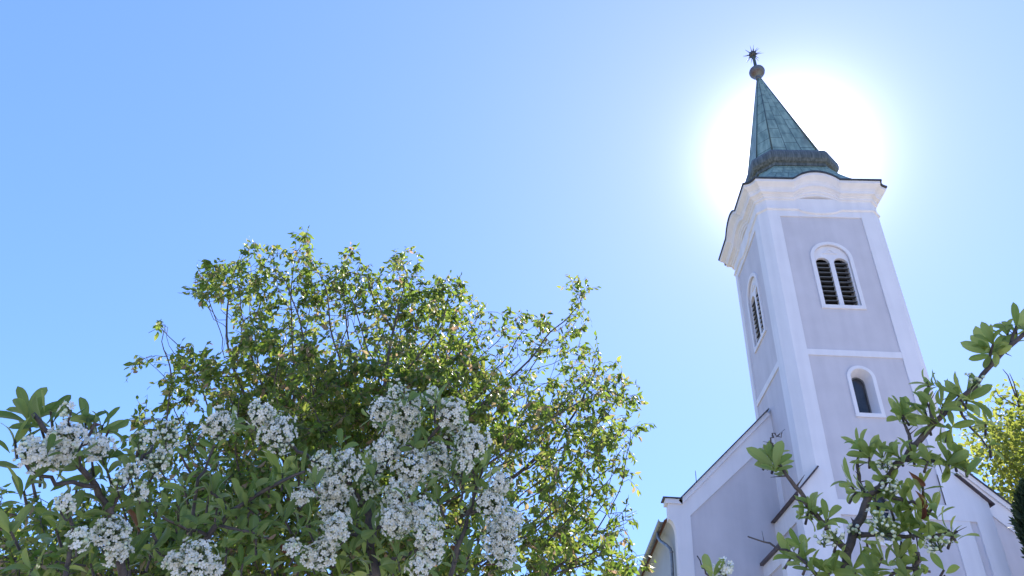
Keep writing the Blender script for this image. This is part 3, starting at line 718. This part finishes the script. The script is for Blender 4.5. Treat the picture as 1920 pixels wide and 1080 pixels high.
# one five-petalled flower
def flower_template():
    V = []; F = []
    for k in range(5):
        a = 2 * math.pi * k / 5; ca, sa = math.cos(a), math.sin(a)
        loc = [(0.10, 0, 0.0), (0.42, -.30, .14), (0.42, .30, .14), (0.42, 0, .05), (0.80, -.34, .24), (0.80, .34, .24), (0.82, 0, .16), (1.0, -.14, .26), (1.0, .14, .26)]
        b = len(V); V += [(x * ca - y * sa, x * sa + y * ca, z) for x, y, z in loc]
        F += [(b, b + 1, b + 3), (b, b + 3, b + 2), (b + 1, b + 4, b + 6, b + 3), (b + 3, b + 6, b + 5, b + 2), (b + 4, b + 7, b + 8, b + 6), (b + 6, b + 8, b + 5)]
    return np.array(V), F
FV, FF = flower_template()
def octa(c, r):
    return [c + np.array(o) * r for o in ((1, 0, 0), (-1, 0, 0), (0, 1, 0), (0, -1, 0), (0, 0, 1), (0, 0, -1), (.6, .6, .55), (-.6, .6, .55), (.6, -.6, .55), (-.6, -.6, .55), (.6, .6, -.55), (-.6, .6, -.55), (.6, -.6, -.55), (-.6, -.6, -.55))]
OF = [(0, 6, 4), (0, 4, 8), (0, 8, 3), (0, 2, 6), (1, 4, 7), (1, 9, 4), (1, 3, 9), (1, 7, 2), (2, 7, 4), (2, 4, 6), (3, 8, 4), (3, 4, 9), (0, 10, 2), (0, 5, 10), (0, 12, 5), (0, 3, 12), (1, 2, 11), (1, 11, 5), (1, 5, 13), (1, 13, 3), (2, 10, 5), (2, 5, 11), (3, 5, 12), (3, 13, 5)]
def cluster(parent, c, axis, rx, n, fsize, bud=0.22, spread=1.0):
    """domed corymb of radius rx round c"""
    mb = MB(); a = axis / np.linalg.norm(axis); ref = np.array([0, 0, 1.0]) if abs(a[2]) < .9 else np.array([1.0, 0, 0]); u = np.cross(a, ref); u /= np.linalg.norm(u); v = np.cross(a, u)
    base = c - a * rx * 0.75
    for sub in range(4):
        q = base + (u * rng.normal() + v * rng.normal()) * rx * .25 + a * rx * .35; mb.tube([base - a * rx * .25, base, q], [0.0014, 0.0012, 0.0008], 4, 1)
    n_out = n; n = n + int(n * .4); sq = np.array([1, 1, rng.uniform(.95, 1.3)]); f1, f2, f3 = rng.uniform(1.2, 3.4), rng.uniform(0, 6.28), rng.uniform(2, 6)
    for i in range(n):
        # even spread over the cap, lumpy radius, with a second layer beneath
        inner = i >= n_out; m_, j_ = (n - n_out, i - n_out) if inner else (n_out, i); cosmin = -0.5; cz = 1 - (1 - cosmin) * (j_ + .5) / m_; ph = i * 2.39996 + rng.normal(0, .15); sz = math.sqrt(max(0, 1 - cz * cz))
        nrm = a * cz + (u * math.cos(ph) + v * math.sin(ph)) * sz
        lump = (0.74 if inner else 1) + 0.24 * math.sin(ph * f1 + cz * f3 + f2) + rng.normal(0, .10)
        p = c + (nrm * rx * lump) * sq - a * rx * 0.25
        mb.tube([base + (p - base) * .15, base + (p - base) * .6 + a * rx * .05, p - nrm * 0.001], [0.0005, 0.00045, 0.0005], 3, 1, caps=False)
        if rng.random() < bud:
            mb.add(octa(p, fsize * rng.uniform(.19, .30)), OF, 2, smooth=True)
        else:
            nn = nrm + rng.normal(0, .33, 3); nn /= np.linalg.norm(nn); r1 = np.cross(nn, rng.normal(0, 1, 3)); r1 /= np.linalg.norm(r1); r2 = np.cross(nn, r1)
            s_ = fsize * rng.uniform(.72, 1.15) * .5; cup = rng.uniform(.3, 2.4)
            W = p + (FV[:, :1] * r1 + FV[:, 1:2] * r2 + FV[:, 2:] * cup * nn) * s_
            mb.add(W, FF, 0, smooth=True); mb.add(octa(p + nn * s_ * .14, s_ * .21), OF, 3, smooth=True)
    return mb.build('flower_cluster', [M_PETAL, M_SLEAF, M_BUD, M_STAMEN], parent)
def stem(mb, pts, r0, r1, thorns=0.25):
    """pts: (x, y on the photograph, distance from the eye)"""
    P = [at(*p) for p in pts]; Q = []
    for i in range(len(P) - 1):
        for t in (0, .33, .67):
            w = rng.normal(0, 0.0012, 3) if (t or i) else 0; Q.append(P[i] * (1 - t) + P[i + 1] * t + w)
    Q.append(P[-1]); rr = [r1 + (r0 - r1) * (1 - i / (len(Q) - 1)) ** 1.5 for i in range(len(Q))]
    rr = [r * rng.uniform(.92, 1.1) for r in rr]; mb.tube(Q, rr, 7)
    for i in range(1, len(Q) - 1):
        if rng.random() < thorns:
            d = rng.normal(0, 1, 3); t = Q[i + 1] - Q[i]; d -= t * (d @ t) / (t @ t); d /= np.linalg.norm(d); d += 0.4 * t / np.linalg.norm(t)
            ln = rng.uniform(.008, .017); mb.tube([Q[i], Q[i] + d * ln * .5, Q[i] + d * ln], [rr[i] * .5, rr[i] * .3, .0002], 4)
    return Q
def to_ground(mb, x, y, d, foot, r):
    p = at(x, y, d); f = np.array(foot, float); m = p * .45 + f * .55 + np.array([0, 0, .15]); mb.tube([f, f * .7 + m * .3 + [.01, .02, 0], m, p * .7 + m * .3, p], [r * 1.5, r * 1.35, r * 1.2, r * 1.05, r], 8)

UPV = np.array([0, 0, 1.0]); TOEYE = lambda p: (EYE - p) / np.linalg.norm(EYE - p)
def out_axis(p, x, y, bias):
    """a growth direction: mostly up and sideways, a little towards the light of the open forecourt"""
    return UPV * 0.75 + bias * 0.6 + TOEYE(p) * rng.uniform(.0, .7) + rng.normal(0, .45, 3)

# --- left shrub, in full flower
fl_foot = np.array([-0.25, 0.95, 0.0])
LSH = empty('flowering_shrub', tuple(fl_foot)); tag(LSH, 'thorny shrub covered in white flower clusters, in the left and centre foreground', 'shrub')
br = MB(); fo = Foliage(); od = Foliage()
LST = [
    ([(255, 1200, .90), (225, 1060, .89), (205, 960, .88), (178, 912, .88), (135, 862, .87), (95, 815, .86), (62, 775, .86)], .0052, .0022),
    ([(205, 960, .88), (235, 905, .90), (262, 865, .91), (285, 835, .92)], .003, .0015), ([(178, 912, .88), (110, 905, .85), (60, 880, .84), (40, 860, .84)], .0025, .0013), ([(135, 862, .87), (165, 820, .88), (180, 785, .88)], .0025, .0013),
    ([(300, 1200, .95), (345, 1075, .94), (392, 1005, .93), (430, 962, .92), (480, 930, .92), (530, 903, .92), (572, 884, .92)], .0050, .0018),
    ([(430, 962, .92), (405, 930, .95), (385, 905, .96)], .0022, .0012), ([(392, 1005, .93), (330, 985, .90), (290, 960, .89)], .0022, .0012), ([(412, 985, .92), (470, 1000, .90), (505, 1008, .90)], .002, .001),
    ([(720, 1220, .92), (705, 1080, .92), (695, 1010, .92), (690, 965, .93), (668, 925, .93), (645, 893, .93), (600, 868, .94), (560, 845, .95), (525, 822, .96)], .0060, .0020),
    ([(690, 965, .93), (696, 905, .95), (728, 856, .96), (765, 838, .97), (802, 827, .97), (828, 800, .97), (830, 775, .97)], .0052, .0020), ([(802, 827, .97), (845, 838, .97), (880, 850, .97)], .0026, .0013), ([(728, 856, .96), (738, 800, .98), (752, 760, .99), (765, 745, .99)], .0025, .0012),
    ([(690, 990, .92), (735, 985, .90), (775, 975, .90), (800, 960, .90)], .0026, .0013), ([(705, 1060, .92), (760, 1040, .90), (805, 1020, .90)], .0026, .0013), ([(695, 1010, .92), (650, 1000, .91), (615, 1010, .91), (590, 1035, .91)], .0026, .0013),
    ([(800, 1230, .96), (850, 1060, .96), (880, 960, .97), (895, 905, .97), (885, 880, .97)], .0042, .0018), ([(880, 960, .97), (915, 950, .97), (935, 930, .97)], .0022, .0012),
    ([(345, 1075, .94), (372, 900, .97), (398, 850, .98), (410, 815, .98)], .0024, .0012), ([(110, 1220, .86), (120, 1080, .86), (140, 1000, .86), (125, 950, .86)], .0035, .0014), ([(285, 1000, .9), (300, 1040, .9), (340, 1050, .9)], .002, .001),
]
for pts, r0, r1 in LST: stem(br, pts, r0, r1)
for (x, y, d) in ((255, 1200, .90), (300, 1200, .95), (720, 1220, .92), (800, 1230, .96), (110, 1220, .86)):
    to_ground(br, x, y, d, fl_foot + np.array([(x - 450) / 4500, rng.normal(0, .03), 0]), .006)
CLU = [(490, 774, 26, 1), (523, 808, 36, 1), (745, 732, 20, .8), (776, 745, 18, .8), (814, 738, 20, .8), (715, 769, 26, 1), (767, 773, 30, 1), (849, 778, 32, 1), (745, 812, 30, 1), (719, 845, 32, 1), (886, 826, 36, 1), (771, 880, 36, 1), (819, 861, 36, 1), (606, 866, 22, 1), (649, 875, 35, 1), (623, 911, 30, 1), (629, 948, 36, 1), (564, 930, 20, 1),
       (695, 906, 24, .75), (745, 930, 32, 1), (630, 988, 30, 1), (741, 977, 32, 1), (790, 963, 34, 1), (604, 1037, 26, 1), (548, 1026, 16, 1), (803, 996, 30, 1), (806, 1036, 28, 1), (786, 1060, 22, 1), (938, 906, 26, 1), (923, 942, 32, 1), (952, 975, 28, 1), (936, 1006, 38, 1), (946, 1034, 26, 1), (871, 866, 18, 1), (577, 1042, 14, 1),
       (123, 822, 32, 1), (67, 846, 28, 1), (112, 856, 20, 1), (183, 837, 21, 1), (123, 768, 13, .6), (299, 864, 22, .8), (250, 882, 17, .6), (226, 899, 14, .5), (264, 920, 18, .6), (124, 942, 18, .9), (211, 998, 32, 1), (219, 1037, 19, 1), (151, 1009, 18, .9), (412, 792, 27, 1), (318, 812, 27, .55), (268, 822, 18, .45), (362, 1055, 36, 1), (393, 1068, 24, 1), (326, 1050, 17, 1)]
def near_dist(x, y):
    best = None
    for pts, _, _ in LST + RST:
        for p in pts:
            q = (p[0] - x) ** 2 + (p[1] - y) ** 2
            if best is None or q < best[0]: best = (q, p[2])
    return best[1]
RST = []
seam = MB()
for (x, y, r, dens) in CLU:
    d = near_dist(x, y) - 0.03 + rng.normal(0, .012); p = at(x, y, d); rm = r / FPX * d * 0.76
    ax = TOEYE(p) * rng.uniform(.3, .9) + UPV * rng.uniform(.1, .9) + CR * rng.normal(0, .5)
    n = int(np.clip(84 * (r / 34) ** 1.8 * dens, 9, 110))
    cluster(LSH, p, ax, rm, n, 0.0080, 0.16 if dens > .9 else .55)
    # pedicel stalk back to the branches
    b = p - ax / np.linalg.norm(ax) * rm; e = at(x + rng.normal(0, 8), y + 34, d + .035); br.tube([e, (b + e) / 2 + rng.normal(0, .002, 3), b], [.0012, .001, .0009], 4)
ROS = [(50, 768, 54, 13), (75, 790, 46, 9), (95, 762, 42, 5), (160, 786, 46, 8), (192, 792, 44, 7), (205, 800, 40, 6), (28, 818, 46, 7), (78, 872, 46, 6), (60, 892, 44, 4), (172, 852, 48, 7), (200, 872, 46, 7), (235, 862, 44, 6), (270, 850, 46, 7), (262, 838, 40, 5), (292, 878, 44, 6), (145, 902, 46, 7), (192, 930, 46, 7), (228, 935, 44, 6), (262, 976, 50, 6), (298, 1005, 52, 6), (285, 1030, 46, 5), (45, 915, 44, 6),
       (392, 922, 46, 6), (408, 938, 46, 7), (372, 958, 42, 5), (330, 985, 42, 5), (440, 958, 44, 6), (465, 945, 46, 6), (482, 930, 46, 6), (530, 880, 56, 9), (560, 884, 52, 8), (505, 905, 44, 6), (465, 925, 50, 7), (690, 880, 42, 6), (758, 752, 42, 8), (815, 760, 40, 7), (895, 882, 54, 9), (870, 900, 40, 6), (705, 965, 46, 6), (692, 1048, 62, 11), (640, 1062, 52, 8), (738, 1062, 52, 8), (720, 1078, 52, 7),
       (580, 962, 42, 6), (598, 1000, 44, 6), (560, 985, 42, 6), (820, 930, 42, 5), (842, 758, 36, 6), (872, 798, 36, 6), (335, 942, 44, 6), (425, 1020, 42, 5), (345, 905, 44, 6), (395, 785, 34, 6), (432, 790, 34, 5), (240, 1040, 48, 6), (170, 1050, 46, 6), (105, 985, 46, 6), (480, 1000, 42, 5), (505, 1040, 44, 6), (455, 1050, 46, 6), (660, 910, 38, 5), (675, 935, 36, 5), (725, 935, 36, 5), (765, 905, 36, 5), (850, 880, 38, 5), (905, 985, 40, 5), (880, 1030, 44, 6), (855, 1000, 40, 5), (655, 1030, 42, 6), (560, 1060, 42, 6), (530, 960, 42, 6), (800, 910, 36, 5), (775, 945, 36, 4), (905, 870, 46, 6), (345, 1010, 42, 5), (60, 1060, 46, 6), (20, 990, 46, 6)]
for (x, y, s_, n) in ROS:
    d = near_dist(x, y) + rng.normal(.012, .015); p = at(x, y + s_ * .15, d); bias = CR * rng.normal(0, .6)
    shoot = Foliage() if n > 7 and y > 870 else None
    rosette(shoot or fo, p, out_axis(p, x, y, bias), max(3, int(n * .85)), s_ / FPX * d * 1.03, 1.0, None if shoot else od)
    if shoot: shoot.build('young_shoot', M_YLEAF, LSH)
    e = at(x + rng.normal(0, 10), y + 40, d + .02); br.tube([e, p], [.0016, .0012], 5)
# small leaves among the flower heads and along the stems
for (x, y, s_, n) in ((768, 748, 36, 6), (818, 752, 36, 6), (775, 838, 34, 5), (700, 895, 36, 6), (800, 836, 34, 5), (690, 1005, 42, 6), (848, 885, 38, 6), (640, 830, 36, 5), (672, 970, 36, 6), (575, 985, 36, 5), (770, 935, 34, 5), (868, 905, 40, 6), (720, 800, 30, 4), (745, 1040, 40, 6), (590, 905, 32, 5), (90, 845, 34, 5), (150, 850, 34, 5)):
    d = near_dist(x, y) - 0.05; p = at(x, y, d); rosette(fo, p, out_axis(p, x, y, CR * rng.normal(0, .6)), n, s_ / FPX * d * 1.1, 1.1)
    br.tube([at(x + rng.normal(0, 6), y + 30, d + .06), p], [.0014, .0011], 5)
for pts, r0, r1 in LST:
    for i in range(len(pts) - 1):
        for t in np.arange(.1, 1, .3):
            if rng.random() < .35:
                q = np.array(pts[i]) * (1 - t) + np.array(pts[i + 1]) * t; p = at(*q); rosette(fo, p, out_axis(p, 0, 0, CR * rng.normal(0, .9)), rng.integers(2, 5), rng.uniform(.020, .034), 1.1, od)
for (x, y, r, dens) in CLU:
    for k in range(2):
        a = rng.uniform(0, 6.28); xx, yy = x + math.cos(a) * r * .9, y + abs(math.sin(a)) * r * .8 + 8; d = near_dist(x, y) + .02; p = at(xx, yy, d)
        rosette(fo, p, out_axis(p, 0, 0, CR * math.cos(a)), rng.integers(2, 5), rng.uniform(.020, .032), 1.1, od)
br.build('branches', M_TWIG, LSH); fo.build('foliage', M_SLEAF, LSH)
od.build('withered_leaves', M_OLDLEAF, LSH)

# --- right shrub, mostly leaves and green buds
rt_foot = np.array([0.62, 0.80, 0.0])
RSH = empty('flowering_shrub', tuple(rt_foot)); tag(RSH, 'leafy thorny shrub branch with green buds in front of the church tower', 'shrub')
RST = [
    ([(1560, 1210, .86), (1578, 1090, .86), (1590, 1032, .86), (1604, 985, .865), (1636, 930, .87), (1670, 886, .875), (1708, 843, .88), (1745, 802, .885), (1782, 764, .89), (1832, 720, .895), (1870, 672, .90), (1905, 640, .90), (1965, 585, .91)], .0056, .0020),
    ([(1590, 1032, .86), (1562, 1005, .85), (1538, 975, .845), (1512, 945, .84), (1493, 914, .835), (1468, 882, .83), (1452, 852, .83), (1447, 835, .83)], .0038, .0016), ([(1447, 838, .83), (1446, 820, .828), (1452, 812, .826), (1462, 816, .826), (1467, 811, .826)], .0011, .0005),
    ([(1627, 944, .87), (1612, 905, .88), (1608, 865, .885), (1612, 835, .885)], .0026, .0014), ([(1604, 1004, .865), (1650, 1003, .85), (1700, 1008, .85), (1745, 1007, .85), (1780, 1004, .85), (1795, 996, .85)], .0030, .0013),
    ([(1652, 925, .87), (1690, 935, .86), (1720, 946, .86), (1740, 958, .86)], .0026, .0014), ([(1692, 862, .877), (1738, 864, .87), (1772, 868, .87), (1795, 872, .87)], .0026, .0013), ([(1712, 840, .88), (1703, 806, .89), (1692, 782, .89)], .0024, .0013),
    ([(1795, 752, .89), (1815, 790, .90), (1838, 822, .905), (1852, 842, .905)], .0016, .0008), ([(1748, 800, .885), (1745, 752, .89), (1738, 715, .89)], .0022, .0011), ([(1868, 675, .90), (1890, 655, .91), (1905, 615, .91)], .0024, .0014),
    ([(1555, 1110, .85), (1530, 1072, .84), (1490, 1042, .83), (1448, 1022, .83), (1402, 1006, .83)], .0026, .0008), ([(1345, 1180, .84), (1335, 1090, .84), (1318, 1068, .84), (1307, 1042, .84)], .0020, .0007), ([(1380, 1200, .84), (1362, 1110, .84), (1357, 1075, .84)], .0020, .0012),
    ([(1590, 1180, .86), (1660, 1085, .85), (1700, 1065, .85), (1745, 1072, .85)], .0028, .0012), ([(1690, 1090, .85), (1682, 1050, .85), (1690, 1015, .85)], .002, .001), ([(1715, 1120, .85), (1722, 1060, .85), (1720, 1035, .85)], .003, .0025), ([(1790, 1180, .86), (1778, 1100, .86), (1770, 1078, .86)], .0018, .001),
]
br = MB(); fo = Foliage(); od = Foliage()
for pts, r0, r1 in RST: stem(br, pts, r0, r1, .35)
LST = []
for (x, y, d) in ((1560, 1210, .86), (1345, 1180, .84), (1380, 1200, .84), (1590, 1180, .86), (1715, 1120, .85), (1790, 1180, .86), (1690, 1090, .85)):
    to_ground(br, x, y, d, rt_foot + np.array([(x - 1580) / 5000, rng.normal(0, .02), 0]), .005)
ROSR = [(1856, 656, 46, 9), (1862, 640, 42, 6), (1905, 606, 46, 6), (1890, 620, 40, 5), (1741, 716, 40, 6), (1736, 748, 38, 5), (1813, 742, 46, 9), (1795, 735, 42, 5), (1735, 768, 40, 6), (1692, 772, 44, 10), (1741, 790, 42, 6), (1779, 803, 40, 6), (1768, 755, 40, 6), (1848, 790, 36, 5), (1856, 832, 30, 4), (1611, 832, 44, 8), (1630, 852, 40, 6), (1683, 848, 44, 8), (1712, 848, 42, 7), (1655, 850, 38, 6), (1789, 858, 46, 9), (1810, 868, 44, 7), (1780, 866, 38, 5), (1594, 900, 44, 6), (1605, 918, 38, 5),
        (1693, 926, 46, 7), (1707, 948, 46, 8), (1750, 945, 44, 6), (1726, 978, 46, 8), (1700, 985, 44, 7), (1778, 988, 44, 4), (1522, 948, 44, 7), (1553, 968, 40, 5), (1644, 968, 40, 6), (1514, 1052, 48, 9), (1555, 1068, 46, 7), (1600, 1060, 44, 7), (1654, 1040, 46, 7), (1690, 1035, 46, 7), (1717, 1056, 38, 4), (1770, 1064, 42, 1), (1452, 862, 50, 11), (1446, 855, 46, 6), (1515, 957, 46, 6), (1483, 1040, 46, 8), (1500, 1020, 44, 5), (1338, 1076, 40, 4), (1640, 930, 34, 4), (1665, 900, 36, 5), (1670, 950, 40, 6), (1680, 1000, 36, 5), (1745, 1000, 36, 4), (1785, 1003, 30, 3), (1740, 860, 36, 5), (1570, 1010, 32, 4), (1625, 1010, 34, 4), (1640, 1080, 44, 7), (1700, 1078, 44, 7), (1730, 905, 36, 4)]
for (x, y, s_, n) in ROSR:
    d = near_dist(x, y) + rng.normal(-.004, .012); p = at(x, y + s_ * .12, d); bias = CR * rng.normal(0, .7)
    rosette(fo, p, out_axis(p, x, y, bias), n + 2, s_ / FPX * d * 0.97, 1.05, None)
    e = at(x + rng.normal(0, 8), y + 26, d + .008); br.tube([e, p], [.0015, .0011], 5)
for (x, y) in ((1704, 884), (1716, 920), (1728, 940)):
    p = at(x, y, .845); od.leaf(p, np.array([.15, 0, -1.0]) + rng.normal(0, .25, 3), TOEYE(p), .020, .006, rng.uniform(.4, 1.2), .7, rng.normal(0, .6))
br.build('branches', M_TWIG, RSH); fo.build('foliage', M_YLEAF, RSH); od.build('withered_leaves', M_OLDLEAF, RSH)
for (x, y, r, n, bud) in ((1356, 1064, 17, 26, .45), (1652, 984, 24, 26, .8), (1752, 1018, 18, 16, .9), (1562, 1002, 16, 12, .9), (1660, 870, 16, 10, .9), (1545, 1012, 14, 9, .9), (1826, 712, 13, 8, 1), (1670, 915, 15, 12, .9), (1598, 990, 12, 8, .9)):
    d = near_dist(x, y) - .012; p = at(x, y, d); cluster(RSH, p, UPV + TOEYE(p) * .4 + rng.normal(0, .3, 3), r / FPX * d * .85, n, .0075, bud)
